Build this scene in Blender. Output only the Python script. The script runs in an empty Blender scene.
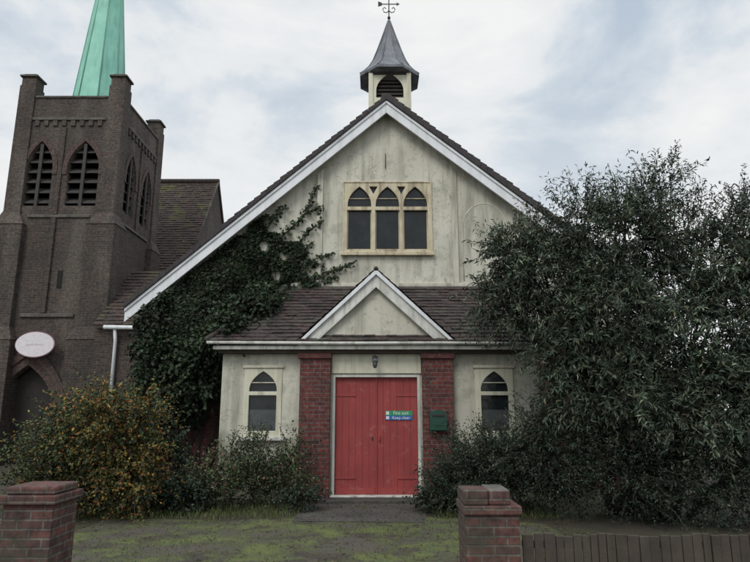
import bpy, bmesh, math, random
import numpy as np
from mathutils import Vector
random.seed(4); rng=np.random.default_rng(4)
S=bpy.context.scene
COL=S.collection
# ------------------------------------------------------------ materials
def newmat(name):
    m=bpy.data.materials.new(name); m.use_nodes=True
    nt=m.node_tree; b=nt.nodes['Principled BSDF']; return m,nt,b
def N(nt,t,**k):
    n=nt.nodes.new(t)
    for a,v in k.items():
        if a in n.inputs: n.inputs[a].default_value=v
        else: setattr(n,a,v)
    return n
def pos(nt,sc=(1,1,1)):
    g=N(nt,'ShaderNodeNewGeometry'); mp=N(nt,'ShaderNodeMapping'); mp.inputs['Scale'].default_value=sc
    nt.links.new(g.outputs['Position'],mp.inputs['Vector']); return mp.outputs[0]
def noise(nt,scale,detail=6,sc=(1,1,1),rough=.6):
    n=N(nt,'ShaderNodeTexNoise'); n.inputs['Scale'].default_value=scale; n.inputs['Detail'].default_value=detail
    n.inputs['Roughness'].default_value=rough
    nt.links.new(pos(nt,sc),n.inputs['Vector']); return n.outputs['Fac']
def ramp(nt,fac,stops):
    r=N(nt,'ShaderNodeValToRGB'); e=r.color_ramp.elements
    while len(e)<len(stops): e.new(.5)
    for i,(p,c) in enumerate(stops): e[i].position=p; e[i].color=(*c,1) if len(c)==3 else c
    nt.links.new(fac,r.inputs[0]); return r.outputs[0]
def mix(nt,fac,a,b,mode='MIX'):
    m=N(nt,'ShaderNodeMix',data_type='RGBA',blend_type=mode)
    for sock,v in ((m.inputs[0],fac),(m.inputs[6],a),(m.inputs[7],b)):
        if isinstance(v,(int,float)): sock.default_value=v
        elif isinstance(v,tuple): sock.default_value=(*v,1)
        else: nt.links.new(v,sock)
    return m.outputs[2]
def bump(nt,b,h,strength=.4,dist=.01):
    bp=N(nt,'ShaderNodeBump'); bp.inputs['Strength'].default_value=strength; bp.inputs['Distance'].default_value=dist
    nt.links.new(h,bp.inputs['Height']); nt.links.new(bp.outputs[0],b.inputs['Normal'])
W3=lambda v:(v,v,v)
def simple(name,c1,c2,scale=6,rough=.7,bs=.3,streak=None,sstr=.5,metal=0):
    m,nt,b=newmat(name)
    f=noise(nt,scale); c=ramp(nt,f,[(.3,c1),(.7,c2)])
    if streak:
        s=noise(nt,1.0,5,(7,7,.7)); s2=ramp(nt,s,[(.48,W3(0)),(.72,W3(sstr))])
        c=mix(nt,s2,c,streak)
    nt.links.new(c,b.inputs['Base Color']); b.inputs['Roughness'].default_value=rough; b.inputs['Metallic'].default_value=metal
    bump(nt,b,noise(nt,scale*12,2),bs,.005); return m
def brick(name,c1,c2,mortar,bw=.225,rh=.075,ms=.009,dirt=(.03,.028,.025),dstr=.6,bdist=.008,moss=None,mt=.5,light=None):
    m,nt,b=newmat(name)
    g=N(nt,'ShaderNodeNewGeometry'); sp=N(nt,'ShaderNodeSeparateXYZ'); nt.links.new(g.outputs['Position'],sp.inputs[0])
    ad=N(nt,'ShaderNodeMath',operation='ADD'); nt.links.new(sp.outputs[0],ad.inputs[0]); nt.links.new(sp.outputs[1],ad.inputs[1])
    cb=N(nt,'ShaderNodeCombineXYZ'); nt.links.new(ad.outputs[0],cb.inputs[0]); nt.links.new(sp.outputs[2],cb.inputs[1])
    t=N(nt,'ShaderNodeTexBrick'); nt.links.new(cb.outputs[0],t.inputs['Vector'])
    t.inputs['Scale'].default_value=1; t.inputs['Brick Width'].default_value=bw; t.inputs['Row Height'].default_value=rh
    t.inputs['Mortar Size'].default_value=ms; t.inputs['Mortar Smooth'].default_value=.3
    t.inputs['Color1'].default_value=(*c1,1); t.inputs['Color2'].default_value=(*c2,1); t.inputs['Mortar'].default_value=(*mortar,1)
    n1=ramp(nt,noise(nt,.9,7),[(.38,W3(0)),(.75,W3(dstr))])
    c=mix(nt,n1,t.outputs['Color'],dirt)
    if light: c=mix(nt,ramp(nt,noise(nt,.8,6,(1.4,1.4,.35)),[(.5,W3(0)),(.68,W3(.55))]),c,light)
    n2=ramp(nt,noise(nt,14,3),[(.3,W3(.5)),(.7,W3(1.45))])
    c=mix(nt,1.0,c,n2,'MULTIPLY')
    if moss:
        n3=ramp(nt,noise(nt,1.7,8),[(mt,W3(0)),(mt+.12,W3(.8))]); c=mix(nt,n3,c,moss)
    nt.links.new(c,b.inputs['Base Color']); b.inputs['Roughness'].default_value=.9
    inv=N(nt,'ShaderNodeMath',operation='SUBTRACT'); inv.inputs[0].default_value=1; nt.links.new(t.outputs['Fac'],inv.inputs[1])
    a2=N(nt,'ShaderNodeMath',operation='MULTIPLY_ADD'); nt.links.new(noise(nt,40,3),a2.inputs[0]); a2.inputs[1].default_value=.5
    nt.links.new(inv.outputs[0],a2.inputs[2]); bump(nt,b,a2.outputs[0],.7,bdist); return m
M={}
M['brick_red']=brick('red_brick',(.18,.042,.036),(.09,.028,.028),(.13,.11,.10),dstr=.55)
M['brick_church']=brick('church_brick',(.090,.062,.050),(.046,.036,.033),(.095,.085,.075),dstr=.65,light=(.135,.118,.10))
M['brick_arch']=brick('arch_brick',(.11,.06,.048),(.07,.044,.037),(.10,.085,.08),bw=.075,rh=.11,dstr=.5)
M['brick_pier']=brick('pier_brick',(.135,.055,.045),(.075,.04,.038),(.13,.12,.105),dstr=.6,moss=(.05,.054,.038))
M['brick_dark']=brick('dark_red_brick',(.13,.035,.032),(.085,.03,.03),(.09,.07,.065),dstr=.5)
M['tile']=brick('roof_tiles',(.08,.054,.048),(.042,.034,.033),(.02,.018,.018),bw=.17,rh=3.0,ms=.006,dstr=.6,moss=(.085,.085,.07),mt=.53)
M['tile_moss']=brick('mossy_tiles',(.07,.045,.038),(.045,.034,.031),(.02,.018,.018),bw=.17,rh=3.0,ms=.006,dstr=.3,moss=(.085,.085,.03),mt=.52)
M['slate']=simple('verge_slate',(.03,.027,.03),(.06,.052,.052),5,.85,.5)
def stucco():
    m,nt,b=newmat('dirty_stucco')
    c=ramp(nt,noise(nt,1.3,8),[(.3,(.45,.44,.37)),(.7,(.66,.65,.565))])
    s=ramp(nt,noise(nt,1,7,(5,5,.5),.65),[(.46,W3(0)),(.72,W3(.85))]); c=mix(nt,s,c,(.22,.22,.175))
    s=ramp(nt,noise(nt,2.6,10,rough=.72),[(.52,W3(0)),(.64,W3(.6))]); c=mix(nt,s,c,(.27,.27,.215))
    s=ramp(nt,noise(nt,8,9,rough=.75),[(.60,W3(0)),(.66,W3(.55))]); c=mix(nt,s,c,(.17,.165,.12))
    v=N(nt,'ShaderNodeTexVoronoi',feature='DISTANCE_TO_EDGE'); v.inputs['Scale'].default_value=.9
    nv=N(nt,'ShaderNodeVectorMath',operation='ADD'); nn=N(nt,'ShaderNodeTexNoise'); nn.inputs['Scale'].default_value=4
    p=pos(nt); nt.links.new(p,nn.inputs['Vector']); nt.links.new(p,nv.inputs[0]); nt.links.new(nn.outputs['Color'],nv.inputs[1]); nt.links.new(nv.outputs[0],v.inputs['Vector'])
    cr=ramp(nt,v.outputs['Distance'],[(0,W3(.65)),(.008,W3(0))]); c=mix(nt,cr,c,(.14,.13,.10))
    sp=N(nt,'ShaderNodeSeparateXYZ'); nt.links.new(p,sp.inputs[0])
    g=N(nt,'ShaderNodeMath',operation='MULTIPLY_ADD'); nt.links.new(noise(nt,3,6),g.inputs[0]); g.inputs[1].default_value=-1.6; nt.links.new(sp.outputs[2],g.inputs[2])
    gr=ramp(nt,g.outputs[0],[(0,W3(.75)),(.35,W3(0))]); c=mix(nt,gr,c,(.16,.17,.11))
    nt.links.new(c,b.inputs['Base Color']); b.inputs['Roughness'].default_value=.9
    bump(nt,b,noise(nt,50,3),.4,.008); return m
M['stucco']=stucco()
M['white']=simple('white_paint',(.68,.71,.75),(.80,.83,.86),3,.5,.15,(.42,.43,.40),.45)
M['offwhite']=simple('aged_white_paint',(.50,.51,.48),(.68,.68,.64),5,.6,.3,(.20,.20,.16),.9)
M['rib']=simple('stucco_rib',(.44,.43,.36),(.63,.62,.535),2,.8,.3,(.22,.22,.175),.85)
M['cream']=simple('cream_timber',(.46,.40,.27),(.62,.57,.42),5,.65,.4,(.17,.125,.08),.95)
M['creamlt']=simple('pale_timber',(.57,.56,.44),(.67,.66,.54),6,.6,.3,(.26,.24,.17),.7)
def glass(name,c,r=.08):
    m,nt,b=newmat(name); b.inputs['Roughness'].default_value=r
    cc=ramp(nt,noise(nt,3,5),[(.35,c),(.7,tuple(x*2.2 for x in c))]); nt.links.new(cc,b.inputs['Base Color'])
    b.inputs['Specular IOR Level'].default_value=.35; bump(nt,b,noise(nt,2.5,2),.3,.02); return m
M['glass']=glass('window_glass',(.010,.013,.015)); M['curtain']=glass('net_glass',(.045,.05,.052),.25)
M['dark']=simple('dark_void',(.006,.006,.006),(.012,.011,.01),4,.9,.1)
M['louvre']=simple('louvre_wood',(.03,.029,.029),(.055,.05,.048),6,.8,.3)
M['doorwood']=simple('old_door_wood',(.018,.015,.014),(.03,.026,.023),6,.8,.3)
M['lead']=simple('lead_sheet',(.09,.10,.115),(.19,.205,.23),4,.5,.4,(.04,.04,.045),.9)
M['copper']=simple('verdigris_copper',(.19,.50,.39),(.28,.61,.49),2,.6,.2,(.14,.32,.26),.65)
M['iron']=simple('black_iron',(.012,.012,.013),(.03,.028,.027),8,.6,.3)
M['stone']=simple('weathered_stone',(.08,.072,.064),(.14,.13,.115),4,.9,.5,(.04,.036,.032),.7)
def doorm():
    m,nt,b=newmat('red_door_paint')
    c=ramp(nt,noise(nt,2,6),[(.3,(.25,.036,.036)),(.7,(.335,.052,.05))])
    s=ramp(nt,noise(nt,1,6,(16,16,1.4)),[(.48,W3(0)),(.8,W3(.75))]); c=mix(nt,s,c,(.16,.042,.038))
    s=ramp(nt,noise(nt,6,10,rough=.72),[(.57,W3(0)),(.66,W3(.5))]); c=mix(nt,s,c,(.36,.16,.14))
    nt.links.new(c,b.inputs['Base Color']); b.inputs['Roughness'].default_value=.65; bump(nt,b,noise(nt,1,5,(60,60,5)),.3,.004); return m
M['door']=doorm()
M['wood']=simple('weathered_wood',(.045,.034,.028),(.085,.068,.055),4,.85,.6,(.03,.035,.02),.6)
M['bark']=simple('bark',(.03,.026,.021),(.06,.05,.042),8,.9,.5)
def flat(name,c,r=.5):
    m,nt,b=newmat(name); cc=ramp(nt,noise(nt,12,4),[(.3,tuple(x*.85 for x in c)),(.7,c)]); nt.links.new(cc,b.inputs['Base Color']); b.inputs['Roughness'].default_value=r; return m
M['sgreen']=flat('sign_green',(.02,.30,.14)); M['sblue']=flat('sign_blue',(.03,.14,.42)); M['swhite']=flat('sign_white',(.75,.75,.75))
M['pink']=flat('sign_pink',(.45,.26,.34)); M['boxgreen']=flat('box_green',(.010,.06,.04),.35); M['signtext']=flat('sign_text',(.60,.53,.58))
M['oval']=flat('oval_face',(.76,.73,.76))
def groundm(name,stops,scale=1.3,bs=.8,second=None):
    m,nt,b=newmat(name); c=ramp(nt,noise(nt,scale,10,rough=.7),stops)
    if second: c=mix(nt,ramp(nt,noise(nt,second[1],8,rough=.7),[(second[2],W3(0)),(second[2]+.12,W3(.9))]),c,second[0])
    c=mix(nt,1.0,c,ramp(nt,noise(nt,45,4),[(.3,W3(.5)),(.7,W3(1.4))]),'MULTIPLY')
    nt.links.new(c,b.inputs['Base Color']); b.inputs['Roughness'].default_value=.95; bump(nt,b,noise(nt,30,5),bs,.02); return m
M['soil']=groundm('soil_and_grass',[(.35,(.03,.024,.018)),(.5,(.045,.04,.024)),(.65,(.045,.06,.022))])
M['moss']=groundm('mossy_concrete',[(.40,(.085,.076,.062)),(.48,(.075,.08,.042)),(.54,(.095,.115,.04)),(.66,(.125,.145,.045))],1.1,second=((.048,.040,.032),1.9,.49))
M['path']=groundm('worn_path',[(.35,(.045,.042,.038)),(.6,(.08,.076,.068))],2,second=((.05,.06,.025),3,.55))
M['asphalt']=groundm('asphalt_pavement',[(.35,(.045,.045,.046)),(.6,(.065,.064,.062))],2,.5)
m,nt,b=newmat('leaf'); a=N(nt,'ShaderNodeAttribute'); a.attribute_name='Col'
nt.links.new(a.outputs['Color'],b.inputs['Base Color']); b.inputs['Roughness'].default_value=.6; b.inputs['Specular IOR Level'].default_value=.25
M['leaf']=m
# ------------------------------------------------------------ geometry helpers
def empty(name):
    e=bpy.data.objects.new(name,None); COL.objects.link(e); return e
def obj(name,me,mat,parent=None,smooth=False):
    if mat: me.materials.append(M[mat])
    o=bpy.data.objects.new(name,me); COL.objects.link(o)
    if parent: o.parent=parent
    if smooth:
        for p in me.polygons: p.use_smooth=True
    return o
def bev(o,w):
    m=o.modifiers.new('bevel','BEVEL'); m.width=w; m.segments=2; m.limit_method='ANGLE'; return o
def mesh(name,vs,fs,mat,parent=None,smooth=False):
    me=bpy.data.meshes.new(name); me.from_pydata([tuple(v) for v in vs],[],fs)
    b=bmesh.new(); b.from_mesh(me); bmesh.ops.recalc_face_normals(b,faces=b.faces); b.to_mesh(me); b.free()
    return obj(name,me,mat,parent,smooth)
def box(name,x0,x1,y0,y1,z0,z1,mat,parent=None,bv=0):
    vs=[(x,y,z) for x in(x0,x1) for y in(y0,y1) for z in(z0,z1)]
    fs=[(0,1,3,2),(4,6,7,5),(0,4,5,1),(2,3,7,6),(0,2,6,4),(1,5,7,3)]
    o=mesh(name,vs,fs,mat,parent); 
    if bv: bev(o,bv)
    return o
def boxes(name,lst,mat,parent=None,bv=0):
    vs=[];fs=[]
    for (x0,x1,y0,y1,z0,z1) in lst:
        k=len(vs); vs+=[(x,y,z) for x in(x0,x1) for y in(y0,y1) for z in(z0,z1)]
        fs+=[tuple(k+i for i in f) for f in [(0,1,3,2),(4,6,7,5),(0,4,5,1),(2,3,7,6),(0,2,6,4),(1,5,7,3)]]
    o=mesh(name,vs,fs,mat,parent)
    if bv: bev(o,bv)
    return o
def plate(name,outer,holes,p,th,mat,parent=None,axis='y',bv=0):
    cu=bpy.data.curves.new('c','CURVE'); cu.dimensions='2D'; cu.fill_mode='BOTH'; cu.extrude=th/2
    for poly in [outer]+list(holes):
        s=cu.splines.new('POLY'); s.points.add(len(poly)-1)
        for i,q in enumerate(poly): s.points[i].co=(q[0],q[1],0,1)
        s.use_cyclic_u=True
    t=bpy.data.objects.new('t',cu); COL.objects.link(t); bpy.context.view_layer.update()
    me=bpy.data.meshes.new_from_object(t.evaluated_get(bpy.context.evaluated_depsgraph_get()))
    bpy.data.objects.remove(t); bpy.data.curves.remove(cu)
    for v in me.vertices:
        a,b_,c=v.co
        v.co=(a,p+c+th/2,b_) if axis=='y' else (p-c-th/2,a,b_)
    b=bmesh.new(); b.from_mesh(me); bmesh.ops.remove_doubles(b,verts=b.verts,dist=1e-5); bmesh.ops.recalc_face_normals(b,faces=b.faces); b.to_mesh(me); b.free()
    me.name=name; me.materials.clear()
    o=obj(name,me,mat,parent)
    if bv: bev(o,bv)
    return o
def rect(x0,x1,z0,z1): return [(x0,z0),(x1,z0),(x1,z1),(x0,z1)]
def arch(cx,w,z0,zs,zt,n=8,am=42):
    am=math.radians(am)
    L=[(cx-w/2+w/2*(1-math.cos(a))/(1-math.cos(am)), zs+(zt-zs)*math.sin(a)/math.sin(am)) for a in [am*i/n for i in range(n+1)]]
    R=[(2*cx-x,z) for x,z in L[:-1]][::-1]
    return [(cx-w/2,z0)]+L+R+[(cx+w/2,z0)] if zs>z0+1e-4 else L+R
def tube(name,pts,radii,mat,parent=None,seg=7,data=None):
    vs=[];fs=[]
    if data is not None: vs,fs=data
    k0=len(vs)
    for i,p in enumerate(pts):
        p=Vector(p); d=(Vector(pts[min(i+1,len(pts)-1)])-Vector(pts[max(i-1,0)])).normalized()
        u=d.cross(Vector((0,0,1))); u=u.normalized() if u.length>1e-3 else Vector((1,0,0)); v=d.cross(u)
        r=radii[i] if isinstance(radii,(list,tuple)) else radii
        for j in range(seg):
            a=2*math.pi*j/seg; vs.append(tuple(p+u*r*math.cos(a)+v*r*math.sin(a)))
    for i in range(len(pts)-1):
        for j in range(seg):
            a=k0+i*seg+j; b_=k0+i*seg+(j+1)%seg; fs.append((a,b_,b_+seg,a+seg))
    if data is None:
        fs.append(tuple(range(seg))); fs.append(tuple(len(vs)-seg+j for j in range(seg)))
        return mesh(name,vs,fs,mat,parent,True)
def courses(name,bl,br,tr,tl,n,mat,parent,lift=.022,jit=.004):
    bl,br,tr,tl=map(Vector,(bl,br,tr,tl)); nm=(br-bl).cross(tl-bl).normalized()
    if nm.z<0: nm=-nm
    vs=[];fs=[]
    for i in range(n):
        a=i/n; b_=min((i+1.25)/n,1)
        l=(br-bl).lerp(tr-tl,a).length; k=max(1,int(l/.2))
        for s in range(k):
            s0=s/k; s1=(s+.985)/k; j=lift+random.uniform(-jit,jit); j2=j+random.uniform(-jit,jit)*.6; aa=max(0,a+random.uniform(-.06,.04)/n)
            p=[bl.lerp(tl,aa).lerp(br.lerp(tr,aa),s0)+nm*j, bl.lerp(tl,aa).lerp(br.lerp(tr,aa),s1)+nm*j2,
               bl.lerp(tl,b_).lerp(br.lerp(tr,b_),s1)+nm*.001, bl.lerp(tl,b_).lerp(br.lerp(tr,b_),s0)+nm*.001,
               bl.lerp(tl,aa).lerp(br.lerp(tr,aa),s0)-nm*.01, bl.lerp(tl,aa).lerp(br.lerp(tr,aa),s1)-nm*.01]
            q=len(vs); vs+=[tuple(x) for x in p]; fs+=[(q,q+1,q+2,q+3),(q,q+4,q+5,q+1)]
    me=bpy.data.meshes.new(name); me.from_pydata(vs,[],fs); return obj(name,me,mat,parent)
def nrm(a): return a/np.maximum(np.linalg.norm(a,axis=1,keepdims=True),1e-6)
def leaves(name,P,D,Nn,L,Wd,C,parent=None,mat='leaf'):
    n=len(P); D=nrm(D); Sd=nrm(np.cross(D,Nn)); Nn=nrm(np.cross(Sd,D))
    L=L[:,None]; Wd=Wd[:,None]
    V=np.empty((n,4,3)); V[:,0]=P; V[:,1]=P+D*L*.45+Sd*Wd*.5+Nn*Wd*.18; V[:,2]=P+D*L-Nn*L*.12; V[:,3]=P+D*L*.45-Sd*Wd*.5+Nn*Wd*.18
    me=bpy.data.meshes.new(name); me.vertices.add(4*n); me.vertices.foreach_set('co',V.reshape(-1))
    b=np.arange(n)[:,None]*4; F=np.concatenate([b+[0,1,2],b+[0,2,3]],1).reshape(-1)
    me.loops.add(6*n); me.loops.foreach_set('vertex_index',F.astype(np.int32))
    me.polygons.add(2*n); me.polygons.foreach_set('loop_start',(np.arange(2*n)*3).astype(np.int32))
    me.update(calc_edges=True)
    at=me.attributes.new('Col','FLOAT_COLOR','POINT')
    cc=np.ones((n,4,4)); cc[:,:,:3]=C[:,None,:]; at.data.foreach_set('color',cc.reshape(-1))
    me.validate()
    return obj(name,me,mat,parent)
def sphere(n): return nrm(rng.normal(size=(n,3)))
def palette(n,cols,w=None,var=.3,clump=None):
    cols=np.array(cols); i=rng.choice(len(cols),n,p=w); c=cols[i]*(1+rng.uniform(-var,var,(n,1)))
    if clump is not None: c=c*clump[:,None]
    return c
def foliage(name,parent,clumps,k,L,Wd,cols,w=None,up=.3,droop=.25,tl=(.25,.6),twigmat='bark',spread=.8,density=1,shell=.45,xmin=None):
    """clumps: (cx,cy,cz,rx,ry,rz,ntwigs)"""
    Ps=[];Ds=[];Cl=[];tv=[];tf=[]
    for (cx,cy,cz,rx,ry,rz,nt_) in clumps:
        nt_=int(nt_*density)
        d=sphere(nt_); d[:,1]=np.where((d[:,1]>0)&(rng.uniform(0,1,nt_)<.55),-d[:,1],d[:,1])
        r=rng.uniform(shell,1,(nt_,1))**.6
        ph=rng.uniform(0,6.28,6)
        lump=1+.18*np.sin(d[:,:1]*5+ph[0])+.15*np.sin(d[:,2:3]*7+ph[1])+.13*np.sin(d[:,1:2]*6+ph[2]+d[:,:1]*4)
        s=np.array([cx,cy,cz])+d*r*lump*np.array([rx,ry,rz])*.85
        s[:,2]=np.maximum(s[:,2],.03)
        out=nrm(d+rng.normal(size=(nt_,3))*.55+np.array([0,0,up]))
        ln=rng.uniform(tl[0],tl[1],(nt_,1))*np.where(rng.uniform(0,1,(nt_,1))<.06,1.5,1)
        fld=np.sin(s[:,0]*4.3+s[:,2]*2.1+ph[3])*np.sin(s[:,2]*4.9-s[:,0]*1.7+ph[4])
        tone=rng.uniform(.65,1.35,nt_)*(.68+.6*np.clip(d[:,2]*.5+.5,0,1))*(1+.38*fld)*(.55+.5*r[:,0])  # shading put into leaf colour: clump tops lighter, undersides and insides darker
        t=np.linspace(.12,1,k)[None,:,None]
        pts=s[:,None,:]+out[:,None,:]*ln[:,None,:]*t; pts[:,:,2]-=droop*ln*(t[0,:,0]**2)[None,:]
        tan=np.repeat(out[:,None,:],k,1).copy(); tan[:,:,2]-=2*droop*t[:,:,0]
        side=nrm(rng.normal(size=(nt_*k,3)))
        D=nrm(tan.reshape(-1,3))*.55+side*spread; D[:,2]-=droop*.8
        P=pts.reshape(-1,3)+rng.normal(size=(nt_*k,3))*.012
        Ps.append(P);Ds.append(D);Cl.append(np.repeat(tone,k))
        for q in range(0,nt_,3):
            a=s[q]; e=pts[q]
            if xmin is not None and min(a[0],e[-1][0])<xmin: continue
            tube('',[tuple(a),tuple(e[k//2]),tuple(e[-1])],[.006,.004,.002],None,seg=3,data=(tv,tf))
    P=np.concatenate(Ps);D=np.concatenate(Ds);Cl=np.concatenate(Cl)
    ok=P[:,2]>.01
    if xmin is not None: ok&=P[:,0]>xmin+.06*np.sin(P[:,2]*11)
    P,D,Cl=P[ok],D[ok],Cl[ok]; n=len(P)
    Nn=sphere(n)+np.array([0,-.4,.9])
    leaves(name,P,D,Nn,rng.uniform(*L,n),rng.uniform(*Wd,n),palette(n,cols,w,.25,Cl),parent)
    if tv:
        me=bpy.data.meshes.new('twigs'); me.from_pydata(tv,[],tf); obj('twigs',me,twigmat,parent)
def limb(data,a,b,r0,r1,n=6,wob=.12):
    a,b=Vector(a),Vector(b); pts=[];rr=[]
    for i in range(n+1):
        t=i/n; p=a.lerp(b,t); w=wob*math.sin(math.pi*t)
        p+=Vector((random.uniform(-w,w),random.uniform(-w,w),0)); pts.append(p); rr.append(r0+(r1-r0)*t)
    tube('',pts,rr,None,seg=7,data=data); return pts
# ------------------------------------------------------------ ground
mesh('ground',[(-300,-60,0),(300,-60,0),(300,600,0),(-300,600,0)],[(0,1,2,3)],'soil')
mesh('forecourt',[(-4.3,5.2,.004),(2.6,5.2,.004),(2.4,9.0,.004),(1.2,9.55,.004),(-.3,9.7,.004),(-2.2,9.3,.004),(-3.9,9.5,.004)],[(0,1,2,3,4,5,6)],'moss')
mesh('path',[(-1.2,9.2,.010),(.7,9.1,.010),(.95,11.12,.010),(-1.15,11.12,.010)],[(0,1,2,3)],'path')
mesh('pavement',[(-40,1.0,.006),(40,1.0,.006),(40,5.15,.006),(-40,5.15,.006)],[(0,1,2,3)],'asphalt')
# ------------------------------------------------------------ chapel
CH=empty('chapel_hall')
AX,AZ=.26,8.58; SL,SR=.865,.80; XL,XR=-5.35,5.9
YB=12.68; YW=12.95; YE=27
rz=lambda x: AZ-(AX-x)*SL if x<AX else AZ-(x-AX)*SR
WX0,WX1,WZ0,WZ1=-.70,1.26,4.98,6.64
plate('gable_wall',[(-4.95,2.9),(5.4,2.9),(5.4,rz(5.4)-.12),(AX,AZ-.15),(-4.95,rz(-4.95)-.12)],[rect(WX0,WX1,WZ0,WZ1)],YW,.25,'stucco',CH)
boxes('brick_walls',[(-4.97,5.42,12.93,13.2,0,2.88),(-4.97,-4.7,13.21,YE,0,rz(-4.95)-.15),(5.15,5.42,13.21,YE,0,rz(5.4)-.15),(-4.69,5.14,YE-.3,YE-.02,0,3.9)],'brick_dark',CH)
def slope(name,xa,za,xb,zb,y0,y1,th,mat):
    return mesh(name,[(xa,y0,za),(xb,y0,zb),(xb,y0,zb+th),(xa,y0,za+th),(xa,y1,za),(xb,y1,zb),(xb,y1,zb+th),(xa,y1,za+th)],
      [(0,1,2,3),(4,5,6,7),(0,1,5,4),(3,2,6,7),(0,3,7,4),(1,2,6,5)],mat,CH)
slope('roof_slope_west',XL-.03,rz(XL-.03)-.02,AX,AZ-.02,YB-.04,YE,.08,'slate')
slope('roof_slope_east',AX,AZ-.02,XR+.03,rz(XR+.03)-.02,YB-.04,YE,.13,'slate')
vs=[];fs=[]
for side in(0,1):
    n=40; xe=XL if side==0 else XR; tk=.095 if side==0 else .15
    for i in range(n):
        xa=AX+(xe-AX)*i/n; xb=AX+(xe-AX)*(i+.97)/n; j=random.uniform(-.008,.012); j2=j+.02; y0=YB-.06-random.uniform(0,.012)
        k=len(vs)
        for y in(y0,YB+.25):
            vs+=[(xa,y,rz(xa)-.018),(xb,y,rz(xb)-.018),(xb,y,rz(xb)+tk+j2),(xa,y,rz(xa)+tk+j-.008)]
        fs+=[tuple(k+q for q in f) for f in[(0,1,2,3),(4,5,6,7),(0,1,5,4),(3,2,6,7),(0,3,7,4),(1,2,6,5)]]
mesh('verge_tiles',vs,fs,'slate',CH)
box('ridge_tiles',AX-.11,AX+.11,YB,YE,AZ+.02,AZ+.17,'slate',CH,.04)
bw=.33
plate('bargeboard_west',[(XL,rz(XL)-bw),(XL,rz(XL)-.03),(AX,AZ-.03),(AX,AZ-bw)],[],YB,.05,'white',CH,bv=.004)
plate('bargeboard_east',[(AX+.002,AZ-.03),(XR,rz(XR)-.03),(XR,rz(XR)-bw),(AX+.002,AZ-bw)],[],YB,.05,'white',CH,bv=.004)
plate('barge_moulding_west',[(XL,rz(XL)-.10),(XL,rz(XL)-.032),(AX,AZ-.032),(AX,AZ-.10)],[],YB-.03,.028,'white',CH)
plate('barge_moulding_east',[(AX+.002,AZ-.032),(XR,rz(XR)-.032),(XR,rz(XR)-.10),(AX+.002,AZ-.10)],[],YB-.03,.028,'white',CH)
plate('soffit_west',[(XL,rz(XL)-.09),(XL,rz(XL)-.05),(AX,AZ-.05),(AX,AZ-.09)],[],YB+.055,.2,'offwhite',CH)
plate('soffit_east',[(AX+.002,AZ-.05),(XR,rz(XR)-.05),(XR,rz(XR)-.09),(AX+.002,AZ-.09)],[],YB+.055,.2,'offwhite',CH)
def rib(x0,x1,z0): return [(x0,z0),(x1,z0),(x1,rz(x1)-.36),(x0,rz(x0)-.36)]
plate('rib_a',rib(1.73,1.86,4.3),[],YW-.04,.039,'rib',CH,bv=.01); plate('rib_b',rib(-1.31,-1.18,4.3),[],YW-.04,.039,'rib',CH,bv=.01)
box('string_band',-3.9,4.8,YW-.05,YW-.001,4.22,4.3,'rib',CH,.01)
pts=[(1.97,YW+.007,4.35)]+[(2.47-.5*math.cos(a),YW+.007,5.55+.6*math.sin(a)) for a in [math.pi*i/14 for i in range(15)]]+[(2.97,YW+.007,4.35)]
tube('blind_arch',pts,.017,'rib',CH,6)
tube('vent_stain_pipe',[(AX-.02,YW-.03,7.35),(AX-.02,YW-.03,6.98)],.008,'iron',CH,5)
# upper window
lw=(WX1-WX0-.30)/3; lights=[];holes=[]
for i in range(3):
    a=WX0+.07+i*(lw+.08); lights.append((a,a+lw))
    holes.append(rect(a,a+lw,WZ0+.08,5.99)); holes.append(arch(a+lw/2,lw-.02,6.07,6.12,6.55))
for i in range(2):
    x=lights[i][1]+.04
    holes.append([(x-.10,6.555),(x,6.37),(x+.10,6.555)])
plate('upper_window_frame',rect(WX0+.003,WX1-.003,WZ0+.003,WZ1-.003),holes,YW-.02,.10,'cream',CH,bv=.006)
box('upper_window_glass',WX0,WX1,YW+.06,YW+.07,WZ0,WZ1,'glass',CH)
box('upper_window_sill',WX0-.06,WX1+.06,YW-.10,YW-.021,WZ0-.06,WZ0+.02,'cream',CH,.01)
boxes('casement_frames',[q for a,b_ in lights for q in((a+.002,a+.025,YW+.03,YW+.055,WZ0+.082,5.988),(b_-.025,b_-.002,YW+.03,YW+.055,WZ0+.082,5.988),(a+.026,b_-.026,YW+.03,YW+.055,WZ0+.082,WZ0+.11),(a+.01,b_-.01,YW+.03,YW+.05,6.27,6.285))],'cream',CH)
boxes('window_surround',[(WX0-.03,WX0+.002,YW-.03,YW-.001,WZ0+.03,WZ1+.03),(WX1-.002,WX1+.03,YW-.03,YW-.001,WZ0+.03,WZ1+.03),(WX0+.003,WX1-.003,YW-.035,YW-.001,WZ1,WZ1+.03)],'cream',CH,.005)
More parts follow.
